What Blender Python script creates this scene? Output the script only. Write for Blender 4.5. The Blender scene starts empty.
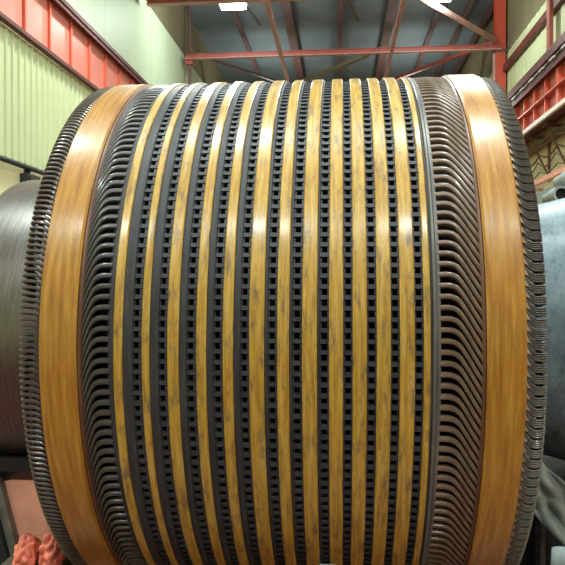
import bpy, bmesh, math, random
from mathutils import Vector, Matrix, noise
random.seed(7)
PI = math.pi
C = bpy.context.scene.collection
S = bpy.context.scene

# ------------------------------------------------------------------ camera
EYE = 1.6
cd = bpy.data.cameras.new('camera'); cam = bpy.data.objects.new('camera', cd); C.objects.link(cam)
cd.sensor_width = 36; cd.lens = 36 * 640 / 565; cd.clip_end = 200; cd.clip_start = 0.02
cam.location = (0, 0, EYE)
cam.rotation_euler = (PI / 2 - math.atan(5.5 / 640), 0, math.atan(57.5 / 640))
S.camera = cam

# ------------------------------------------------------------------ world, lights, exposure
w = bpy.data.worlds.new('world'); S.world = w; w.use_nodes = True
bg = w.node_tree.nodes['Background']
bg.inputs[0].default_value = (0.80, 0.92, 0.88, 1); bg.inputs[1].default_value = 0.4
S.view_settings.view_transform = 'Standard'; S.view_settings.look = 'None'
S.view_settings.gamma = 1; S.view_settings.exposure = 0.0; S.view_settings.use_curve_mapping = False
LAMP_W = 520
def lamp_or_fill(x, y, z, watt, size=0.8):
    ld = bpy.data.lights.new('hall_lamp_or_fill', 'AREA'); ld.shape = 'DISK'; ld.size = size
    ld.energy = watt; ld.color = (0.90, 1.0, 0.95)
    o = bpy.data.objects.new('hall_lamp_or_fill', ld); C.objects.link(o); o.location = (x, y, z)
    return o
for ly in (-5.6, 2.2, 10.4):
    for lx in ((-2.9, 2.9) if ly > 5 else (-4.4, -1.5, 1.5, 4.4)):
        lamp_or_fill(lx, ly, 9.4, LAMP_W if ly > 5 else LAMP_W * .52)
        if True:
            roof_fill = lamp_or_fill(lx, ly, 9.6, 45); roof_fill.rotation_euler.x = PI  # upward fill added above each lamp to brighten the roof

# ------------------------------------------------------------------ materials
def mat(name, col, rough=0.5, metal=0.0, var=0.0, scale=6.0, col2=None, coat=0.0, bump=0.0, bscale=60.0):
    m = bpy.data.materials.new(name); m.use_nodes = True
    nt = m.node_tree; b = nt.nodes['Principled BSDF']
    b.inputs['Roughness'].default_value = rough; b.inputs['Metallic'].default_value = metal
    b.inputs['Coat Weight'].default_value = coat; b.inputs['Coat Roughness'].default_value = 0.12
    b.inputs['Base Color'].default_value = (*col, 1)
    tc = nt.nodes.new('ShaderNodeTexCoord')
    if var or col2:
        n = nt.nodes.new('ShaderNodeTexNoise'); n.inputs['Scale'].default_value = scale
        n.inputs['Detail'].default_value = 6; n.inputs['Roughness'].default_value = 0.6
        nt.links.new(tc.outputs['Object'], n.inputs['Vector'])
        r = nt.nodes.new('ShaderNodeValToRGB')
        c2 = col2 or tuple(c * (1 - var) for c in col)
        r.color_ramp.elements[0].color = (*c2, 1); r.color_ramp.elements[0].position = 0.36
        r.color_ramp.elements[1].color = (*col, 1); r.color_ramp.elements[1].position = 0.62
        nt.links.new(n.outputs['Fac'], r.inputs['Fac'])
        nt.links.new(r.outputs['Color'], b.inputs['Base Color'])
    if bump:
        n2 = nt.nodes.new('ShaderNodeTexNoise'); n2.inputs['Scale'].default_value = bscale
        n2.inputs['Detail'].default_value = 4
        nt.links.new(tc.outputs['Object'], n2.inputs['Vector'])
        bp = nt.nodes.new('ShaderNodeBump'); bp.inputs['Strength'].default_value = bump
        bp.inputs['Distance'].default_value = 0.01
        nt.links.new(n2.outputs['Fac'], bp.inputs['Height'])
        nt.links.new(bp.outputs['Normal'], b.inputs['Normal'])
    return m

def wound_mat(name, cols, rough=0.3, coat=0.6, coat_rough=0.15, streak=90.0, stain=None, stain_amt=0.0, metal=0.0, bump=0.25, rvar=None, pos=(0.3, 0.5, 0.7)):
    """colour streaks running around the rotor axis: coordinates (x, angle)"""
    m = bpy.data.materials.new(name); m.use_nodes = True
    nt = m.node_tree; N = nt.nodes; L = nt.links; b = N['Principled BSDF']
    b.inputs['Roughness'].default_value = rough; b.inputs['Metallic'].default_value = metal
    b.inputs['Coat Weight'].default_value = coat; b.inputs['Coat Roughness'].default_value = coat_rough
    tc = N.new('ShaderNodeTexCoord'); sp = N.new('ShaderNodeSeparateXYZ'); L.new(tc.outputs['Object'], sp.inputs[0])
    at = N.new('ShaderNodeMath'); at.operation = 'ARCTAN2'
    L.new(sp.outputs['Z'], at.inputs[0])
    ng = N.new('ShaderNodeMath'); ng.operation = 'MULTIPLY'; ng.inputs[1].default_value = -1
    L.new(sp.outputs['Y'], ng.inputs[0]); L.new(ng.outputs[0], at.inputs[1])
    def coords(sx, sa):
        a = N.new('ShaderNodeMath'); a.operation = 'MULTIPLY'; a.inputs[1].default_value = sx; L.new(sp.outputs['X'], a.inputs[0])
        c = N.new('ShaderNodeMath'); c.operation = 'MULTIPLY'; c.inputs[1].default_value = sa; L.new(at.outputs[0], c.inputs[0])
        v = N.new('ShaderNodeCombineXYZ'); L.new(a.outputs[0], v.inputs[0]); L.new(c.outputs[0], v.inputs[1]); return v
    def noi(v, detail=5, rg=0.6):
        n = N.new('ShaderNodeTexNoise'); n.inputs['Scale'].default_value = 1; n.inputs['Detail'].default_value = detail
        n.inputs['Roughness'].default_value = rg; L.new(v.outputs[0], n.inputs['Vector']); return n
    n1 = noi(coords(streak, 5.0))
    r = N.new('ShaderNodeValToRGB'); e = r.color_ramp.elements
    e[0].color = (*cols[0], 1); e[0].position = pos[0]
    e[1].color = (*cols[2], 1); e[1].position = pos[2]
    k = e.new(pos[1]); k.color = (*cols[1], 1)
    L.new(n1.outputs['Fac'], r.inputs['Fac'])
    out = r.outputs['Color']
    if stain:
        n2 = noi(coords(45.0, 10.0), 8, 0.72)
        rr = N.new('ShaderNodeValToRGB'); rr.color_ramp.elements[0].position = 0.50; rr.color_ramp.elements[1].position = 0.66
        rr.color_ramp.elements[0].color = (0, 0, 0, 1); rr.color_ramp.elements[1].color = (stain_amt,) * 3 + (1,)
        L.new(n2.outputs['Fac'], rr.inputs['Fac'])
        mx = N.new('ShaderNodeMixRGB'); L.new(rr.outputs['Color'], mx.inputs[0]); L.new(out, mx.inputs[1])
        mx.inputs[2].default_value = (*stain, 1); out = mx.outputs[0]
    L.new(out, b.inputs['Base Color'])
    n3 = noi(coords(220.0, 30.0), 3)
    bp = N.new('ShaderNodeBump'); bp.inputs['Strength'].default_value = bump; bp.inputs['Distance'].default_value = 0.004
    L.new(n3.outputs['Fac'], bp.inputs['Height']); L.new(bp.outputs['Normal'], b.inputs['Normal'])
    n4 = noi(coords(60.0, 12.0), 4)
    mr = N.new('ShaderNodeMapRange'); mr.inputs['To Min'].default_value = max(rough - 0.12, 0.05); mr.inputs['To Max'].default_value = rough + 0.15
    if rvar is not None: mr.inputs['To Min'].default_value = rough - rvar; mr.inputs['To Max'].default_value = rough + rvar
    L.new(n4.outputs['Fac'], mr.inputs['Value']); L.new(mr.outputs[0], b.inputs['Roughness'])
    return m

for lx in (-2.9, 2.9):  # made-up pair hidden behind the rotor, added to light the roof
    lamp_or_fill(lx, 27.0, 8.3, 400)
    roof_fill = lamp_or_fill(lx, 27.0, 8.4, 75); roof_fill.rotation_euler.x = PI
M = {}
M['band'] = wound_mat('amber_varnished_tape', [(0.33, 0.125, 0.012), (0.46, 0.205, 0.022), (0.58, 0.31, 0.05)], 0.38, 0.8, 0.18, 70)
M['strip'] = wound_mat('yellow_varnished_core', [(0.38, 0.185, 0.018), (0.58, 0.335, 0.04), (0.68, 0.46, 0.13)], 0.42, 0.75, 0.20, 110, (0.13, 0.085, 0.06), 0.85)
M['grey_ring'] = wound_mat('grey_lamination', [(0.022, 0.023, 0.026), (0.036, 0.037, 0.042), (0.065, 0.065, 0.068)], 0.58, 0.05, 0.4, 90)
M['line_ring'] = wound_mat('blue_grey_lamination', [(0.07, 0.075, 0.08), (0.13, 0.13, 0.13), (0.2, 0.17, 0.12)], 0.45, 0.3, 0.3, 140)
M['edge'] = wound_mat('brown_band_edge', [(0.08, 0.03, 0.015), (0.13, 0.05, 0.025), (0.18, 0.08, 0.04)], 0.5, 0.3, 0.3, 120)
M['slot'] = mat('slot_tooth_steel', (0.055, 0.060, 0.070), 0.5, 0.0, 0.5, 30)
M['hole'] = mat('slot_black', (0.008, 0.008, 0.01), 0.7)
M['bar_brown'] = mat('brown_taped_copper', (0.22, 0.145, 0.10), 0.38, 0.0, 0.35, 25, coat=0.4)
M['bar_dark'] = mat('dark_taped_copper', (0.075, 0.068, 0.062), 0.4, 0.0, 0.4, 25, coat=0.4)
M['end_bar'] = mat('grey_brown_coil_end', (0.12, 0.095, 0.085), 0.35, 0.3, 0.4, 40, coat=0.3)
M['loop'] = mat('grey_strand', (0.19, 0.165, 0.155), 0.45, 0.1, 0.4, 40, coat=0.15)
M['tip'] = mat('amber_resin', (0.52, 0.36, 0.22), 0.35, 0.0, 0.3, 40, coat=0.4)
M['steel'] = wound_mat('turned_steel', [(0.15, 0.14, 0.145), (0.20, 0.19, 0.195), (0.27, 0.26, 0.265)], 0.34, 0.0, 0.2, 160, metal=1.0, bump=0.0, rvar=.03)
M['blue'] = wound_mat('blue_grey_paint', [(0.11, 0.17, 0.20), (0.17, 0.245, 0.285), (0.24, 0.32, 0.36)], 0.5, 0.15, 0.3, 12, (0.03, 0.04, 0.05), 0.6)
M['green'] = mat('light_green_siding', (0.58, 0.64, 0.37), 0.55, 0, 0.08, 0.6)
M['green_panel'] = mat('pale_green_panel', (0.60, 0.70, 0.48), 0.5, 0, 0.08, 0.4)
M['cream'] = mat('cream_wall_paint', (0.76, 0.72, 0.42), 0.6, 0, 0.15, 1.0)
M['greywall'] = mat('grey_end_wall', (0.17, 0.175, 0.17), 0.6, 0, 0.2, 0.5)
M['olive'] = mat('olive_shaded_panel', (0.20, 0.17, 0.09), 0.7, 0, 0.2, 0.8)  # shadow on the upper left wall is put into this olive
M['roof'] = mat('dark_roof_deck', (0.17, 0.21, 0.235), 0.6, 0, 0.2, 0.7)
M['floor'] = mat('red_brown_floor', (0.13, 0.036, 0.026), 0.4, 0, 0.4, 1.2)
M['red'] = mat('salmon_red_paint', (0.62, 0.10, 0.055), 0.4, 0, 0.12, 1.5)
M['redweb'] = mat('salmon_web_paint', (0.80, 0.25, 0.19), 0.3, 0, 0.10, 1.0)
M['redstiff'] = mat('orange_red_paint', (0.62, 0.11, 0.05), 0.45)
M['dkred'] = mat('dark_red_paint', (0.14, 0.025, 0.018), 0.5, 0, 0.3, 2)
M['truss'] = mat('dusty_red_paint', (0.42, 0.10, 0.075), 0.5, 0, 0.2, 2)
M['pink'] = mat('pale_pink_paint', (0.62, 0.34, 0.28), 0.45, 0, 0.2, 2)
M['purlin'] = mat('brown_purlin_paint', (0.15, 0.075, 0.07), 0.55, 0, 0.2, 2)
M['black'] = mat('black_paint', (0.012, 0.014, 0.016), 0.35, 0, 0.3, 8)
M['dkgreen'] = mat('dark_green_black_paint', (0.025, 0.032, 0.030), 0.4, 0, 0.3, 8)
M['salmon'] = mat('bright_salmon_paint', (0.95, 0.44, 0.30), 0.5, 0, 0.2, 9)
M['greyedge'] = mat('grey_worn_steel', (0.25, 0.24, 0.20), 0.5, 0.2, 0.5, 14)
M['rag'] = mat('salmon_cloth', (0.95, 0.25, 0.16), 0.8, 0, 0.25, 12)
M['sheet'] = mat('grey_sheet_cloth', (0.34, 0.36, 0.33), 0.75, 0, 0.45, 10, bump=0.3, bscale=30)
M['pale'] = mat('pale_blue_sheet', (0.36, 0.44, 0.45), 0.6, 0, 0.2, 6)
M['wood'] = mat('grey_timber', (0.15, 0.12, 0.09), 0.7, 0, 0.4, 6)
M['cable'] = mat('brown_cable', (0.20, 0.105, 0.05), 0.6, 0, 0.3, 6)
M['machine'] = mat('grey_green_machine', (0.28, 0.32, 0.31), 0.4, 0, 0.3, 5)
M['machdark'] = mat('dark_grey_panel', (0.05, 0.052, 0.055), 0.5, 0, 0.4, 6)
M['lip'] = mat('pinkish_white_paint', (0.85, 0.70, 0.64), 0.45)
M['white'] = mat('white_porcelain', (0.8, 0.8, 0.78), 0.3)
lm = bpy.data.materials.new('lamp_glow'); lm.use_nodes = True
lm.node_tree.nodes['Principled BSDF'].inputs['Emission Color'].default_value = (0.93, 1, 0.98, 1)
lm.node_tree.nodes['Principled BSDF'].inputs['Emission Strength'].default_value = 14
M['glow'] = lm

# ------------------------------------------------------------------ helpers
def obj(name, bm, m, parent=None, smooth=False, loc=None):
    me = bpy.data.meshes.new(name)
    bmesh.ops.recalc_face_normals(bm, faces=bm.faces[:])
    bm.to_mesh(me); bm.free()
    for mm in (m if isinstance(m, (list, tuple)) else [m]): me.materials.append(M[mm])
    if smooth:
        for p in me.polygons: p.use_smooth = True
    o = bpy.data.objects.new(name, me); C.objects.link(o)
    if parent: o.parent = parent
    if loc: o.location = loc
    return o
def tag(o, label, cat, group=None):
    o['label'] = label; o['category'] = cat
    if group: o['group'] = group
    return o
def thing(name, label, cat, loc=(0, 0, 0), group=None):
    o = bpy.data.objects.new(name, None); C.objects.link(o); o.location = loc; o.empty_display_size = 0.1
    return tag(o, label, cat, group)
def struct(name, bm, m):
    o = obj(name, bm, m); o['kind'] = 'structure'; return o
def box(bm, x0, x1, y0, y1, z0, z1, mi=0):
    v = [bm.verts.new(p) for p in ((x0, y0, z0), (x1, y0, z0), (x1, y1, z0), (x0, y1, z0), (x0, y0, z1), (x1, y0, z1), (x1, y1, z1), (x0, y1, z1))]
    for f in ((0, 3, 2, 1), (4, 5, 6, 7), (0, 1, 5, 4), (1, 2, 6, 5), (2, 3, 7, 6), (3, 0, 4, 7)):
        bm.faces.new([v[i] for i in f]).material_index = mi
    return bm
def nb(*a, **k): return box(bmesh.new(), *a, **k)
def beam(bm, a, b, wx, wz, upv=(0, 0, 1), mi=0):
    """rectangular bar from a to b"""
    a = Vector(a); b = Vector(b); d = (b - a).normalized(); u = Vector(upv)
    s = d.cross(u)
    if s.length < 1e-4: s = d.cross(Vector((1, 0, 0)))
    s.normalize(); u = s.cross(d)
    r = []
    for p in (a, b):
        r.append([bm.verts.new(p + s * (i * wx / 2) + u * (j * wz / 2)) for i, j in ((-1, -1), (1, -1), (1, 1), (-1, 1))])
    for k in range(4): bm.faces.new((r[0][k], r[0][(k + 1) % 4], r[1][(k + 1) % 4], r[1][k])).material_index = mi
    bm.faces.new(r[0][::-1]).material_index = mi; bm.faces.new(r[1]).material_index = mi
    return bm
def angle_bar(bm, a, b, s, t=0.012):
    """an L-section: two thin plates along a-b"""
    beam(bm, a, b, s, t); a = Vector(a); b = Vector(b)
    d = (b - a).normalized(); side = d.cross(Vector((0, 0, 1)))
    side = side.normalized() if side.length > 1e-4 else Vector((1, 0, 0))
    off = side * (-s / 2) + Vector((0, 0, s / 2))
    beam(bm, a + off, b + off, t, s)
    return bm
def tube(bm, pts, rad, n=10, mi=0, cap=True):
    pts = [Vector(p) for p in pts]; rings = []
    ref = Vector((0, 0, 1))
    for i, p in enumerate(pts):
        d = (pts[min(i + 1, len(pts) - 1)] - pts[max(i - 1, 0)]).normalized()
        u = ref if abs(d.dot(ref)) < 0.95 else Vector((1, 0, 0))
        s = d.cross(u).normalized(); u = s.cross(d)
        r = rad[i] if isinstance(rad, (list, tuple)) else rad
        rings.append([bm.verts.new(p + s * (r * math.cos(2 * PI * k / n)) + u * (r * math.sin(2 * PI * k / n))) for k in range(n)])
    for a, b in zip(rings, rings[1:]):
        for k in range(n): bm.faces.new((a[k], a[(k + 1) % n], b[(k + 1) % n], b[k])).material_index = mi
    if cap: bm.faces.new(rings[0][::-1]).material_index = mi; bm.faces.new(rings[-1]).material_index = mi
    return bm
def lathe(prof, n=240, closed=False):
    """revolve (x, r) about the X axis"""
    bm = bmesh.new(); rings = []
    for x, r in prof:
        rings.append([bm.verts.new((x, -r * math.cos(2 * PI * k / n), r * math.sin(2 * PI * k / n))) for k in range(n)])
    pairs = list(zip(rings, rings[1:])) + ([(rings[-1], rings[0])] if closed else [])
    for a, b in pairs:
        for k in range(n): bm.faces.new((a[k], a[(k + 1) % n], b[(k + 1) % n], b[k]))
    if not closed:
        for R, (x, r) in ((rings[0], prof[0]), (rings[-1], prof[-1])):
            bm.faces.new(R)
    return bm
def autosmooth(o, ang=0.6):
    me = o.data
    for p in me.polygons: p.use_smooth = True
    me.set_sharp_from_angle(angle=ang)
    return o
def cyl(x, th, r): return Vector((x, -r * math.cos(th), r * math.sin(th)))
def sweep_cyl(bm, path, wt, hr, n=8, mi=0):
    """oval bar along a path (x, theta, r) on the rotor; wt across, hr radial"""
    P = [cyl(*p) for p in path]; rings = []
    for i, p in enumerate(P):
        d = (P[min(i + 1, len(P) - 1)] - P[max(i - 1, 0)]).normalized()
        rad = Vector((0, p.y, p.z)).normalized()
        s = d.cross(rad)
        s = s.normalized() if s.length > 1e-3 else Vector((1, 0, 0)).cross(rad).normalized()
        u = s.cross(d).normalized()
        ww = wt[i] if isinstance(wt, (list, tuple)) else wt
        ring = []
        for k in range(n):
            c, q = math.cos(2 * PI * (k + .5) / n), math.sin(2 * PI * (k + .5) / n)
            c = math.copysign(abs(c) ** 0.7, c); q = math.copysign(abs(q) ** 0.7, q)
            ring.append(bm.verts.new(p + s * (ww / 2 * c) + u * (hr / 2 * q)))
        rings.append(ring)
    for a, b in zip(rings, rings[1:]):
        for k in range(n): bm.faces.new((a[k], a[(k + 1) % n], b[(k + 1) % n], b[k])).material_index = mi
    bm.faces.new(rings[0][::-1]).material_index = mi; bm.faces.new(rings[-1]).material_index = mi
    return bm

# ------------------------------------------------------------------ the hall
XW = 5.5
Y0, Y1 = -12.0, 34.0
struct('floor', nb(-7, 7, Y0, Y1, -0.15, 0), 'floor')
def siding(xw, side, z0, z1, pitch=0.2, depth=0.03):
    """ribbed cladding: face profile towards the hall, solid behind"""
    bm = bmesh.new(); y = Y0; prof = []
    while y < Y1 - 1e-6:
        prof += [(0, y), (0, y + pitch * 0.66), (depth, y + pitch * 0.74), (depth, y + pitch * 0.92)]
        y += pitch
    prof.append((0, Y1))
    lo = [bm.verts.new((xw - side * d, yy, z0)) for d, yy in prof]
    hi = [bm.verts.new((xw - side * d, yy, z1)) for d, yy in prof]
    for i in range(len(prof) - 1): bm.faces.new((lo[i], lo[i + 1], hi[i + 1], hi[i]))
    bl = [bm.verts.new((side * (XW + .2), yy, zz)) for yy, zz in ((Y0, z0), (Y1, z0), (Y1, z1), (Y0, z1))]
    bm.faces.new(bl); bm.faces.new((lo[0], hi[0], bl[3], bl[0])); bm.faces.new((lo[-1], bl[1], bl[2], hi[-1]))
    bm.faces.new(lo + [bl[1], bl[0]]); bm.faces.new(hi + [bl[2], bl[3]])
    return bm
struct('wall_left', siding(-4.98, -1, 3.4, 5.33), 'green')
def panels(x0, x1, z0, z1, step, gap=0.012):
    bm = bmesh.new(); y = Y0
    while y < Y1 - 1e-6:
        box(bm, x0, x1, y + gap / 2, min(y + step, Y1) - gap / 2, z0, z1); y += step
    return bm
struct('wall_left_upper', panels(-XW - .2, -XW, 5.34, 9.45, 3.8), 'green_panel')
struct('wall_left_lower', nb(-XW - .2, -4.98, Y0, Y1, 0, 3.4), 'cream')
struct('wall_left_top', nb(-XW - .2, -XW, Y0, Y1, 9.45, 11.1), 'olive')
struct('wall_right', siding(XW, 1, 5.3, 9.0, 0.42, 0.014), 'green')
struct('wall_right_lower', nb(XW, XW + .2, Y0, Y1, 0, 5.3), 'cream')
struct('wall_right_top', nb(XW, XW + .2, Y0, Y1, 9.0, 11.1), 'olive')
struct('wall_front', nb(-7, 7, Y0 - .2, Y0, 0, 11.3), 'greywall')
struct('wall_back', nb(-7, 7, Y1, Y1 + .2, 0, 11.3), 'olive')
def roof():
    bm = bmesh.new(); y = Y0
    while y < Y1:
        box(bm, -XW - .2, XW + .2, y, y + 1.0, 11.1, 11.25); y += 1.0
    return bm
struct('ceiling', roof(), 'roof')

# crane runway beams -------------------------------------------------------
def runway(side, label):
    x = side * 4.9; zb, zt = EYE + 3.75, EYE + 4.88
    t = thing('crane_runway_beam', label, 'crane beam', (x, 10, zb))
    y0, y1 = Y0 - 10 + .2, 33.5 - 10
    obj('web', nb(-.02 * 1 + side * .1, .02 + side * .1, y0, y1, .06, 1.06), 'redweb', t)
    obj('bottom_flange', nb(*((-.055, .05) if side < 0 else (-.10, .3))[::1], y0, y1, 0, .06), 'dkred', t)
    obj('top_flange', nb(*((-.12, .07) if side < 0 else (-.12, .3)), y0, y1, 1.06, 1.14), 'dkred', t)
    obj('top_angle', nb(*((.0, .05) if side < 0 else (-.12, -.09)), y0, y1, .98, 1.06), 'dkred', t)
    st = None; k = 0
    y = 4.5
    while y < 33:
        wide = 0.16 if k % 7 == 5 else 0.05
        if st is None or wide > 0.1:
            s = obj('stiffener', nb(*sorted((side * (.035 if side < 0 else -.04), side * .08)), -wide / 2, wide / 2, .06, .96), 'redstiff', t, loc=(0, y - 10, 0))
            if wide < .1: st = s
        else:
            s = st.copy(); C.objects.link(s); s.parent = t; s.location = (0, y - 10, 0)
        y += 0.87; k += 1
    return t
runway(-1, 'salmon red crane runway beam with stiffeners on the left green wall')
rb = runway(1, 'salmon red crane runway beam on the right with rails along its top')
obj('bottom_lip', nb(-.17, -.10, Y0 - 9.8, 23.5, -.05, .05), 'lip', rb)
obj('conductor_rail', nb(-.20, -.12, Y0 - 9.8, 23.5, 1.22, 1.42), 'dkred', rb)
bmr = bmesh.new()
for i in range(36): box(bmr, -.18, -.13, -5.5 + i * .8 - .16, -5.5 + i * .8 + .16, 1.14, 1.18)
obj('insulator_row', bmr, 'white', rb)
obj('rail_backing', nb(-.12, .30, Y0 - 9.8, 23.5, 1.14, 1.2), 'black', rb)
obj('middle_rib', nb(-.09, .08, Y0 - 9.8, 23.5, .52, .56), 'redstiff', rb)

# wall rails --------------------------------------------------------------
tag(obj('wall_girt', nb(5.35, 5.5, Y0 + .2, 33.5, EYE + 6.75, EYE + 6.97), 'dkred'), 'dark red horizontal girt high on the right green wall', 'girt')
o = obj('wall_pipe', tube(bmesh.new(), [(-4.9, Y0 + .3, EYE + 1.725), (-4.9, 33, EYE + 1.725)], .042, 12), 'dkgreen')
tag(o, 'black pipe running along the left wall above the steel shaft', 'pipe')
bm = bmesh.new()
box(bm, -4.98, -4.84, 9.6, 10.0, EYE + 1.38, EYE + 1.62); box(bm, -4.85, -4.82, 9.64, 9.96, EYE + 1.42, EYE + 1.58); box(bm, -4.97, -4.945, 9.72, 9.88, EYE + 1.6, EYE + 1.72)
tag(obj('junction_box', bm, 'dkgreen'), 'small black box hanging under the pipe on the left wall', 'electrical box')
t = thing('handrail', 'pink handrail on the right wall below the crane beam', 'handrail', (4.95, 10, EYE + 2.3))
obj('rail', nb(-.05, .05, -18, 23.5, .02, .14), 'salmon', t)
for i in range(8): obj('bracket', nb(.05, .55, 2.0 * i - 2.03, 2.0 * i - 1.97, 0.03, .12), 'pink', t)

# columns -------------------------------------------------------------------
t = thing('steel_column', 'bright red steel column at the right end of the roof tie beam', 'column', (5.28, 21.9, 0))
bm = bmesh.new(); box(bm, -.16, .16, -.17, -.14, 0, 11.05); box(bm, -.16, .16, .14, .17, 0, 11.05); box(bm, -.01, .01, -.14, .14, 0, 11.05)
obj('shaft', bm, 'red', t)
obj('edge_strip', nb(-.24, -.165, -.12, -.06, 0, 9.0), 'pink', t)
obj('cap_plate', nb(-.2, .2, -.2, .2, 9.02, 9.14), 'purlin', t)
t = thing('steel_column', 'thin brown pipe column at the left end of the roof tie beam', 'column', (-5.2, 21.9, 0))
obj('shaft', tube(bmesh.new(), [(0, 0, 6.5), (0, 0, 11.05)], .05, 12), 'purlin', t)
obj('cap_plate', nb(-.12, .12, -.12, .12, 8.95, 9.12), 'truss', t)
t = thing('steel_column', 'slim red upright standing between crane rail and girt at right', 'column', (5.32, 16.9, EYE + 5.0))
obj('shaft', nb(-.05, .05, -.11, .11, 0, 4.4), 'truss', t)

# roof framing --------------------------------------------------------------
ZT = EYE + 7.58
for yy, lab in ((17.3, 'red roof tie beam nearest the camera, level with the lamps'), (21.7, 'long red roof tie beam crossing just above the rotor'), (26.1, 'red roof tie beam farthest back, behind the rotor top')):
    t = thing('roof_tie_beam', lab, 'beam', (0, yy, ZT))
    bm = bmesh.new(); box(bm, -5.3, 5.3, -.08, .08, -.10, -.075); obj('bottom_plate', bm, 'pink', t)
    obj('web', nb(-5.3, 5.3, -.015, .015, -.075, .06), 'truss', t)
    obj('top_plate', nb(-5.3, 5.3, -.06, .06, .06, .08), 'truss', t)
for x, lab in ((-1.97, 'pale red lengthwise roof strut left of centre'), (1.68, 'pale red lengthwise roof strut right of centre')):
    tag(obj('roof_strut', nb(x - .06, x + .06, 6, 33.5, ZT - .21, ZT - .105), 'pink'), lab, 'strut')
braces = [((-5.1, 21.75), (-1.97, 26.0), 'brown roof brace running back from the left pipe column'),
          ((1.68, 21.75), (-1.97, 26.0), 'tan roof brace slanting down left between the two struts'),
          ((5.1, 21.75), (1.68, 26.0), 'red roof brace running back from the bright red column'),
          ((5.1, 21.65), (1.68, 17.4), 'bright pink roof brace between the red column and right lamp'),
          ((-1.97, 21.65), (1.68, 17.4), 'tan roof brace between the struts, nearer the camera'),
          ]
for (a, b, lab), mm in zip(braces, ('purlin', 'olive', 'truss', 'pink', 'olive')):
    if 'nearer the camera' in lab: continue
    tag(obj('roof_brace', angle_bar(bmesh.new(), (*a, ZT + .13), (*b, ZT + .13), .11), mm), lab, 'brace')
pl = ['leftmost brown roof purlin under the dark roof deck', 'brown roof purlin directly above the left strut', 'brown roof purlin at the centre of the roof',
      'brown roof purlin directly above the right strut', 'brown roof purlin beside the right lamp', 'brown roof purlin second from the right wall', 'rightmost brown roof purlin near the right wall']
for x, lab in zip((-3.72, -1.85, 0, 1.78, 3.42, 4.42, 5.2), pl):
    wd = .16 if abs(abs(x) - 1.8) < .1 else .09
    t = thing('roof_purlin', lab, 'purlin', (x, 20, 11.1))
    obj('lower_flange', nb(-wd, wd, -14, 13.5, -.24, -.21), 'purlin', t)
    obj('web', nb(-.015, .015, -14, 13.5, -.21, 0), 'purlin', t)
for x, lab in ((-4.4, 'thin grey roof conduit at far left'), (-0.75, 'thin grey roof conduit left of the central purlin'), (2.5, 'thin grey roof conduit near the right lamp')):
    tag(obj('roof_conduit', tube(bmesh.new(), [(x, 17.3, 11.07), (x + .9, 21, 11.07), (x + 1.4, 24, 11.07)], .025, 8), 'purlin'), lab, 'conduit')

# ceiling lamps in view -------------------------------------------------------
for x, lab in ((-3.12, 'glowing white high-bay lamp at upper left under the roof'), (2.78, 'glowing white high-bay lamp at upper right under the roof')):
    t = thing('ceiling_lamp', lab, 'lamp', (x, 18.5, EYE + 7.95))
    bm = bmesh.new(); box(bm, -.36, .36, -.25, .25, -.07, .05); obj('diffuser', bm, 'glow', t)
    bm = bmesh.new(); box(bm, -.42, .42, -.29, .29, .05, .17); box(bm, -.12, .12, -.12, .12, .17, .30); obj('housing', bm, 'machine', t)
    obj('hanger', tube(bmesh.new(), [(0, 0, .29), (0, 0, 1.54)], .02, 8), 'purlin', t)
    ld = bpy.data.lights.new('lamp_bulb', 'POINT'); ld.energy = 330; ld.shadow_soft_size = .2; ld.color = (.88, 1, .98)
    lo = bpy.data.objects.new('lamp_bulb', ld); C.objects.link(lo); lo.location = (x, 18.5, EYE + 7.64)
    roof_fill = lamp_or_fill(x, 18.5, EYE + 8.28, 130, .35); roof_fill.rotation_euler.x = PI  # extra upward light, added so the roof deck reads brighter

# cables and brackets below the right beam ------------------------------------
for i, yy in enumerate((13.2, 14.6, 16.0, 17.4)):
    bm = bmesh.new()
    beam(bm, (5.48, yy, EYE + 2.6), (4.95, yy, EYE + 3.72), .04, .04)
    beam(bm, (5.48, yy, EYE + 3.66), (4.9, yy, EYE + 3.66), .06, .06)
    beam(bm, (5.47, yy, EYE + 2.5), (5.47, yy, EYE + 3.7), .06, .06)
    tag(obj('wall_bracket', bm, 'cable'), ['nearest', 'second nearest', 'third nearest', 'farthest'][i] + ' brown triangular bracket under the right crane beam', 'bracket', 'brackets under the right crane beam')
for i, (zz, rr, sag) in enumerate(((3.45, .022, .10), (3.2, .026, .16), (3.0, .018, .2), (2.75, .016, .10))):
    pts = [(5.18 + .05 * (i % 2), 9 + k * .35, EYE + zz - sag * abs(math.sin(k * .35 / 1.4 * PI))) for k in range(45)]
    tag(obj('hanging_cable', tube(bmesh.new(), pts, rr, 8), 'cable'), ['topmost', 'second from top', 'third from top', 'lowest'][i] + ' brown cable looped under the right crane beam', 'cable', 'cables under the right crane beam')
tag(obj('cable_tray', nb(5.2, 5.48, 8, 33, EYE + 3.5, EYE + 3.58), 'olive'), 'dark cable tray tucked under the right crane beam', 'cable tray')

# ------------------------------------------------------------------ the rotor
AX = (0, 2.72, 1.39)
rotor = thing('motor_rotor', 'huge amber and black wound motor rotor filling the middle of the hall', 'rotor', (0, 2.72, 0.39))
LC = (0, 0, 1.0)
def part(name, bm, m, sm=True, parent=None):
    o = obj(name, bm, m, parent or rotor, loc=None if parent else LC)
    return autosmooth(o) if sm else o
def ringbm(x0, x1, r, depth=.05, bev=.003, n=240):
    return lathe([(x0, r - depth), (x0, r - bev), (x0 + bev, r), (x1 - bev, r), (x1, r - bev), (x1, r - depth)], n, True)
XL, XR = -0.9019, 0.543
part('winding_support', lathe([(XL + .02, .55), (XL + .02, .915), (XL + .05, .935), (.48, .935), (XR - .03, .915), (XR - .03, .5)], 200), 'hole')
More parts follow.
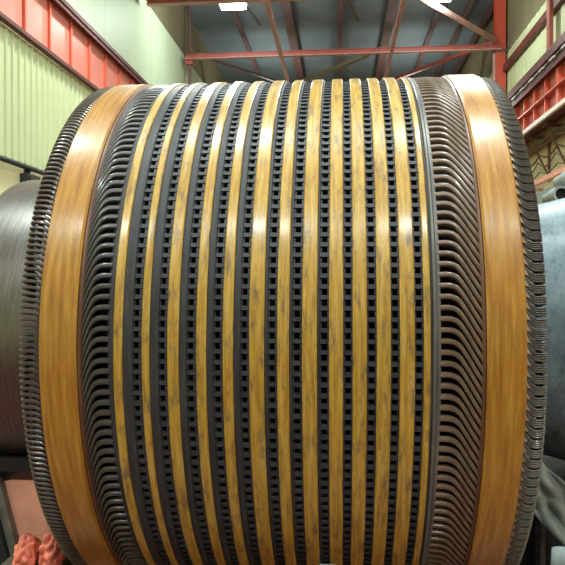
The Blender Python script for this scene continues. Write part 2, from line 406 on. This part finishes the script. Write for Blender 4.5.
# amber binding bands
part('binding_band', ringbm(-0.8420, -0.7330, 1.0, .045, .006, 320), 'band')
part('binding_band', ringbm(0.3855, 0.4880, 1.004, .045, .006, 320), 'band')
part('band_edge', ringbm(-0.7330, -0.7200, .994, .03, .004), 'edge')
part('band_edge', ringbm(0.3745, 0.3855, .997, .03, .003), 'edge')
# core: yellow packets, grey rings, slotted ducts (boundaries measured along the core)
yellow = [(-0.6263, -0.6007), (-0.5454, -0.5243), (-0.4736, -0.4414), (-0.3926, -0.3648), (-0.3191, -0.2902), (-0.2462, -0.2052), (-0.1698, -0.1372),
          (-0.1020, -0.0616), (-0.0294, 0.0085), (0.0340, 0.0722), (0.0980, 0.1356), (0.1594, 0.1988), (0.2222, 0.2400)]
grey = [(-0.6007, -0.5723), (-0.5243, -0.4989), (-0.4414, -0.4205), (-0.3648, -0.3454), (-0.2902, -0.2709), (-0.2052, -0.1956), (-0.1372, -0.1291),
        (-0.0616, -0.0549), (0.0085, 0.0108)]
duct = [(-0.5723, -0.5454), (-0.4989, -0.4736), (-0.4205, -0.3926), (-0.3454, -0.3191), (-0.2709, -0.2462), (-0.1956, -0.1698), (-0.1291, -0.1020),
        (-0.0549, -0.0294), (0.0108, 0.0340), (0.0722, 0.0980), (0.1356, 0.1594), (0.1988, 0.2222)]
for a, b in yellow: part('core_packet', ringbm(a, b, 1.0, .045, .003, 320), 'strip')
for a, b in grey: part('lamination_ring', ringbm(a, b, .995, .04, .002), 'grey_ring')
part('lamination_ring', ringbm(0.2400, 0.2470, .996, .04, .002), 'grey_ring')
part('lamination_ring', ringbm(0.2470, 0.2560, .999, .04, .002), 'line_ring')
part('lamination_ring', ringbm(0.2560, 0.2680, .994, .04, .002), 'line_ring')
part('lamination_ring', ringbm(-0.6406, -0.6263, .992, .04, .002), 'grey_ring')
NS = 208; P = 2 * PI / NS
def duct_bm(x0, x1, i):
    """slot ring: rim on each side, tooth across at every slot, black hole floor below"""
    wdt = x1 - x0; k = min(i / 7.0, 1)
    lm_ = wdt * (0.10 + .10 * k); rm_ = wdt * (0.42 - 0.22 * k)
    bm = bmesh.new()
    def arcbox(xa, xb, t0, t1, r0, r1, n=1):
        for q in range(n):
            ta = t0 + (t1 - t0) * q / n; tb = t0 + (t1 - t0) * (q + 1) / n
            v = [bm.verts.new(cyl(x, t, r)) for x in (xa, xb) for t in (ta, tb) for r in (r0, r1)]
            for f in ((0, 1, 3, 2), (4, 6, 7, 5), (0, 4, 5, 1), (2, 3, 7, 6), (1, 5, 7, 3)): bm.faces.new([v[j] for j in f])
    for s in range(NS):
        t = s * P
        arcbox(x0, x1, t, t + P * .40, .955, .991)
        arcbox(x0, x0 + lm_, t + P * .40, t + P, .955, .986)
        arcbox(x1 - rm_, x1, t + P * .46, t + P * .94, .955, .989)
    return bm
for i, (a, b) in enumerate(duct): part('slotted_duct', duct_bm(a, b, i), 'slot', False)
part('slotted_duct', duct_bm(-0.6475, -0.6406, 3), 'slot', False)

def repeat(name, bm, m, n, phase, lo=-48, hi=79, limit=100, smooth=True):
    """one bar, then copies turned about the axis; hidden ones as one mesh"""
    first = part(name, bm, m, smooth)
    pitch = 2 * PI / n; cnt = 0; rest = []
    for s in range(n):
        th = math.degrees(phase + s * pitch); th = (th + 180) % 360 - 180
        if lo <= th <= hi and cnt < limit:
            o = first if cnt == 0 else first.copy()
            if cnt: C.objects.link(o); o.parent = rotor
            o.rotation_euler.x = -math.radians(th); cnt += 1
        else: rest.append(th)
    b2 = bmesh.new()
    for th in rest:
        tmp = first.data.copy(); tmp.transform(Matrix.Rotation(-math.radians(th), 4, 'X')); b2.from_mesh(tmp); bpy.data.meshes.remove(tmp)
    r = part(name, b2, m, smooth); r['kind'] = 'stuff'
    return first
def path_smooth(keys, n):
    out = []
    for i in range(n + 1):
        u = i / n * (len(keys) - 1); k = min(int(u), len(keys) - 2); f = u - k
        p0 = keys[max(k - 1, 0)]; p1 = keys[k]; p2 = keys[k + 1]; p3 = keys[min(k + 2, len(keys) - 1)]
        out.append(tuple(.5 * (2 * b + (c - a) * f + (2 * a - 5 * b + 4 * c - d) * f * f + (3 * b - a - 3 * c + d) * f ** 3) for a, b, c, d in zip(p0, p1, p2, p3)))
    return out
# right: bars leave the core straight, then slope down to the amber band
pr = path_smooth([(.264, 0, .985), (.292, 0, .987), (.312, -.008, .988), (.328, -.028, .988), (.352, -.068, .987), (.381, -.116, .984)], 14)
repeat('slanted_coil_bar', sweep_cyl(bmesh.new(), pr, [.0155] * 6 + [.0145, .0135] + [.0125] * 7, .021, 10), 'bar_brown', NS, P * .3)
# left: mirrored, steeper
plft = path_smooth([(-.640, 0, .985), (-.668, 0, .986), (-.686, -.008, .986), (-.698, -.026, .985), (-.712, -.060, .983), (-.726, -.100, .980)], 14)
repeat('hooked_coil_bar', sweep_cyl(bmesh.new(), plft, [.0165] * 6 + [.014, .0125, .011, .0105, .010, .010, .010, .010, .010], .018, 10), 'bar_dark', NS, P * .2)
# left end: close-set bars turning in at the end
pe = path_smooth([(-.840, -.016, .975), (-.848, -.008, .984), (-.860, 0, .987), (-.880, .002, .988), (-.897, .003, .984), (-.903, .003, .965), (-.898, .003, .92)], 12)
repeat('end_bar', sweep_cyl(bmesh.new(), pe, .0108, .014, 8), 'end_bar', 346, 0, -42, 66)
# right end: groups of strands bending out of the band
def loop_bm():
    bm = bmesh.new()
    for j in range(4):
        d = -j * .0061 + .009
        p = path_smooth([(.488, d + .024 - j * .001, .978), (.496, d + .016, .984), (.506, d + .004, .986), (.518, d - .001, .986), (.533, d, .985), (.541, d, .975), (.543, d, .955), (.538, d, .91)], 14)
        sweep_cyl(bm, p, .0052, .012, 6)
    v = [bm.verts.new(cyl(*q)) for q in ((.486, .033, .994), (.486, .011, .994), (.4995, .006, .990), (.486, .033, .97), (.486, .011, .97), (.4995, .006, .97))]
    for f in ((0, 1, 2), (3, 5, 4), (0, 3, 4, 1), (1, 4, 5, 2), (2, 5, 3, 0)): bm.faces.new([v[i] for i in f]).material_index = 1
    return bm
repeat('end_loop', loop_bm(), ['loop', 'tip'], NS, 0)
# shaft ends
part('shaft', lathe([(-1.33, .30), (-1.33, .60), (-1.315, .627), (-1.30, .63), (-.87, .63), (-.87, .3)], 200), 'steel')
part('journal', lathe([(-1.9, .02), (-1.9, .27), (-1.885, .285), (-1.33, .285), (-1.33, .02)], 120), 'steel')
part('coupling_hub', lathe([(.50, .2), (.50, .47), (.62, .475), (.76, .495), (.90, .53), (1.02, .55), (1.35, .555), (1.38, .54), (1.38, .2)], 160), 'blue')
part('journal', lathe([(1.38, .02), (1.38, .27), (1.95, .27), (1.965, .255), (1.965, .02)], 120), 'steel')
# pale tag stuck low on the core
bm = bmesh.new()
for q in range(6):
    a, b = math.radians(-43.1 - q), math.radians(-44.1 - q)
    bm.faces.new([bm.verts.new(cyl(*c)) for c in ((-.062, a, 1.004), (-.012, a, 1.004), (-.012, b, 1.004), (-.062, b, 1.004))])
o = part('paper_tag', bm, 'pale'); o.modifiers.new('thickness', 'SOLIDIFY').thickness = .003
o['label'] = 'pale blue tag'

# ------------------------------------------------------------------ stands and things around the rotor
def cradle(x0, x1, r, yc, ztop, half, zbot):
    """block with a round saddle for the shaft: profile in YZ"""
    half = max(half, r * math.sin(math.acos((AX[2] - ztop) / r)) + .03)
    pts = [(-half, ztop - .05), (-half * .5, zbot), (half * .5, zbot), (half, ztop - .05), (half, ztop)]
    zc = AX[2]
    a0 = math.acos(min(1, (zc - ztop) / r)); n = 16
    for k in range(n + 1):
        a = a0 - 2 * a0 * k / n
        pts.append((r * math.sin(a), zc - r * math.cos(a)))
    pts.append((-half, ztop))
    bm = bmesh.new()
    A = [bm.verts.new((x0, yc + y, z)) for y, z in pts]; B = [bm.verts.new((x1, yc + y, z)) for y, z in pts]
    bm.faces.new(A); bm.faces.new(B[::-1])
    for i in range(len(pts)): j = (i + 1) % len(pts); bm.faces.new((A[i], A[j], B[j], B[i]))
    bm.normal_update(); bmesh.ops.triangulate(bm, faces=bm.faces[:])
    return bm
ls = thing('rotor_stand', 'salmon legged steel stand carrying the bare steel shaft at left', 'stand', (-1.2, 2.72, 0))
def rel(bm, loc):
    bmesh.ops.translate(bm, verts=bm.verts[:], vec=-Vector(loc)); return bm
obj('saddle', rel(cradle(-1.325, -.975, .634, 2.72, .935, .42, .64), ls.location), 'black', ls)
def leg(y):
    bm = bmesh.new()
    a = Vector((-1.216, y, .85)); b = Vector((-.99, y, 0.0))
    beam(bm, a + Vector((.026, 0, 0)), b + Vector((.026, 0, 0)), .137, .06, (0, 1, 0))
    l1 = obj('leg', rel(bm, ls.location), 'salmon', ls)
    bm = bmesh.new(); o_ = Vector((-.058, 0, 0))
    beam(bm, a + o_, b + o_, .034, .12, (0, 1, 0))
    obj('flange', rel(bm, ls.location + Vector((0, 0, 0))), 'greyedge', l1)
    bm = bmesh.new(); o_ = Vector((-.107, -.01, 0))
    beam(bm, a + o_, b + o_, .064, .14, (0, 1, 0)); obj('brace_post', rel(bm, ls.location), 'dkgreen', l1)
leg(2.32); leg(3.14)
obj('base_plate', rel(nb(-1.35, -.92, 2.22, 3.22, 0.0, .03), ls.location), 'black', ls)

t = thing('timber_block', 'grey timber block standing beside the left stand under the rags', 'block', (-1.055, 2.10, 0))
bm = nb(-.115, .115, -.09, .09, 0, .61); bmesh.ops.bevel(bm, geom=bm.edges[:], offset=.008, segments=2, affect='EDGES')
obj('block', bm, 'wood', t)
def rag(loc, s, seed, label):
    bm = bmesh.new(); bmesh.ops.create_icosphere(bm, subdivisions=5, radius=1)
    for v in bm.verts:
        p = v.co.copy(); n = noise.noise(p * 1.3 + Vector((seed, 0, 0)))
        f = abs(noise.noise(p * 1.7 + Vector((0, seed, 3)))) ; g = abs(noise.noise(p * 3.6 + Vector((seed, seed, 0))))
        k = 1 + .22 * n - .45 * (0.3 - f) - .10 * (.3 - g)
        v.co = Vector((p.x * s[0] * k, p.y * s[1] * k, max(p.z * s[2] * k, -s[2] * .72)))
    zmin = min(v.co.z for v in bm.verts)
    for v in bm.verts: v.co.z -= zmin
    o = obj('rag', bm, 'rag', smooth=True, loc=loc); tag(o, label, 'rag', 'salmon rags by the left stand')
rag((-1.070, 2.10, .61), (.040, .055, .062), 1.3, 'crumpled salmon rag at the bottom left, nearer the stand leg')
rag((-.978, 2.10, .61), (.040, .055, .072), 5.1, 'crumpled salmon rag at the bottom left, nearer the rotor')
tag(obj('added_floor_mat', nb(-4.2, -1.6, 4.2, 6.4, 0, .012), 'black'), 'added dark mat covering the floor behind the left stand', 'mat')  # made-up mat that darkens the red floor seen past the stand

rs = thing('rotor_stand', 'dark steel stand under the blue grey hub at right', 'stand', (1.1, 2.72, 0))
obj('saddle', rel(cradle(1.03, 1.34, .558, 2.72, .93, .36, .80), rs.location), 'black', rs)
obj('deck', rel(nb(.62, 1.38, 2.40, 3.04, .72, .80), rs.location), 'black', rs)
for y in (2.44, 3.0):
    for x in (.68, 1.31):
        obj('leg', rel(nb(x - .03, x + .03, y - .04, y + .04, .03, .72), rs.location), 'black', rs)
obj('added_dark_panel', rel(nb(.71, 1.28, 2.43, 2.45, .03, .72), rs.location), 'machdark', rs)  # added plate that keeps the gap under the hub dark
obj('base_plate', rel(nb(.60, 1.40, 2.38, 3.06, 0, .03), rs.location), 'black', rs)
tag(obj('steel_rod', tube(bmesh.new(), [(.716, 2.335, 0), (.716, 2.335, .86)], .009, 12), 'greyedge'), 'thin upright grey rod beside the lower right coil ends', 'rod')
# grey sheet draped from the stand, falling to the right
bm = bmesh.new(); nu, nv = 44, 24; g = []
for i in range(nu + 1):
    row = []
    for j in range(nv + 1):
        u, v = i / nu, j / nv
        x = .585 + .40 * u - .03 * v
        top = 1.12 - .56 * u + .10 * u * u
        z = top - v * (.17 + .03 * u) + .012 * math.sin(u * 17)
        fold = .016 * math.sin(u * 9 + v * 7) + .012 * math.sin(u * 25 - v * 13) + .03 * noise.noise(Vector((u * 5, v * 5, 2)))
        y = 2.27 - .04 * v + fold
        row.append(bm.verts.new((x, y, z)))
    g.append(row)
for i in range(nu):
    for j in range(nv): bm.faces.new((g[i][j], g[i + 1][j], g[i + 1][j + 1], g[i][j + 1]))
o = obj('dust_sheet', bm, 'sheet', smooth=True); tag(o, 'grey dust sheet draped over the stand at lower right', 'sheet')
o.modifiers.new('thickness', 'SOLIDIFY').thickness = .006
bm = bmesh.new(); g = []
for i in range(17):
    row = []
    for j in range(13):
        u, v = i / 16, j / 12
        row.append(bm.verts.new((.675 + .3 * u - .02 * v, 2.11 + .02 * math.sin(u * 12 + v * 4), .735 - .735 * v - .03 * u * (1 - v))))
    g.append(row)
for i in range(16):
    for j in range(12): bm.faces.new((g[i][j], g[i + 1][j], g[i + 1][j + 1], g[i][j + 1]))
o = obj('plastic_sheet', bm, 'pale', smooth=True); tag(o, 'pale blue plastic sheet hanging in the lower right corner', 'sheet')
o.modifiers.new('thickness', 'SOLIDIFY').thickness = .004

# grey machine with two round ports behind the blue hub
t = thing('pump_unit', 'grey green machine with two dark round ports above the blue hub', 'machine', (2.2, 6.3, 0))
bm = nb(-.26, .6, -.1, .4, 0, 2.44); bmesh.ops.bevel(bm, geom=bm.edges[:], offset=.03, segments=2, affect='EDGES'); obj('housing', bm, 'machine', t)
for px, pz, rr in ((-.21, 2.35, .075), (-.10, 2.50, .085)):
    bm = lathe([(-.16, rr * .7), (-.16, rr), (.0, rr), (.0, rr * .85), (.2, rr * .85), (.2, rr * .7)], 40, True)
    o = autosmooth(obj('port_flange', bm, 'machine', t)); o.location = (px, -.16, pz); o.rotation_euler.z = PI / 2
    bm = lathe([(-.12, .001), (-.12, rr * .7), (.1, rr * .7), (.1, .001)], 40)
    i_ = obj('port_opening', bm, 'hole', o)
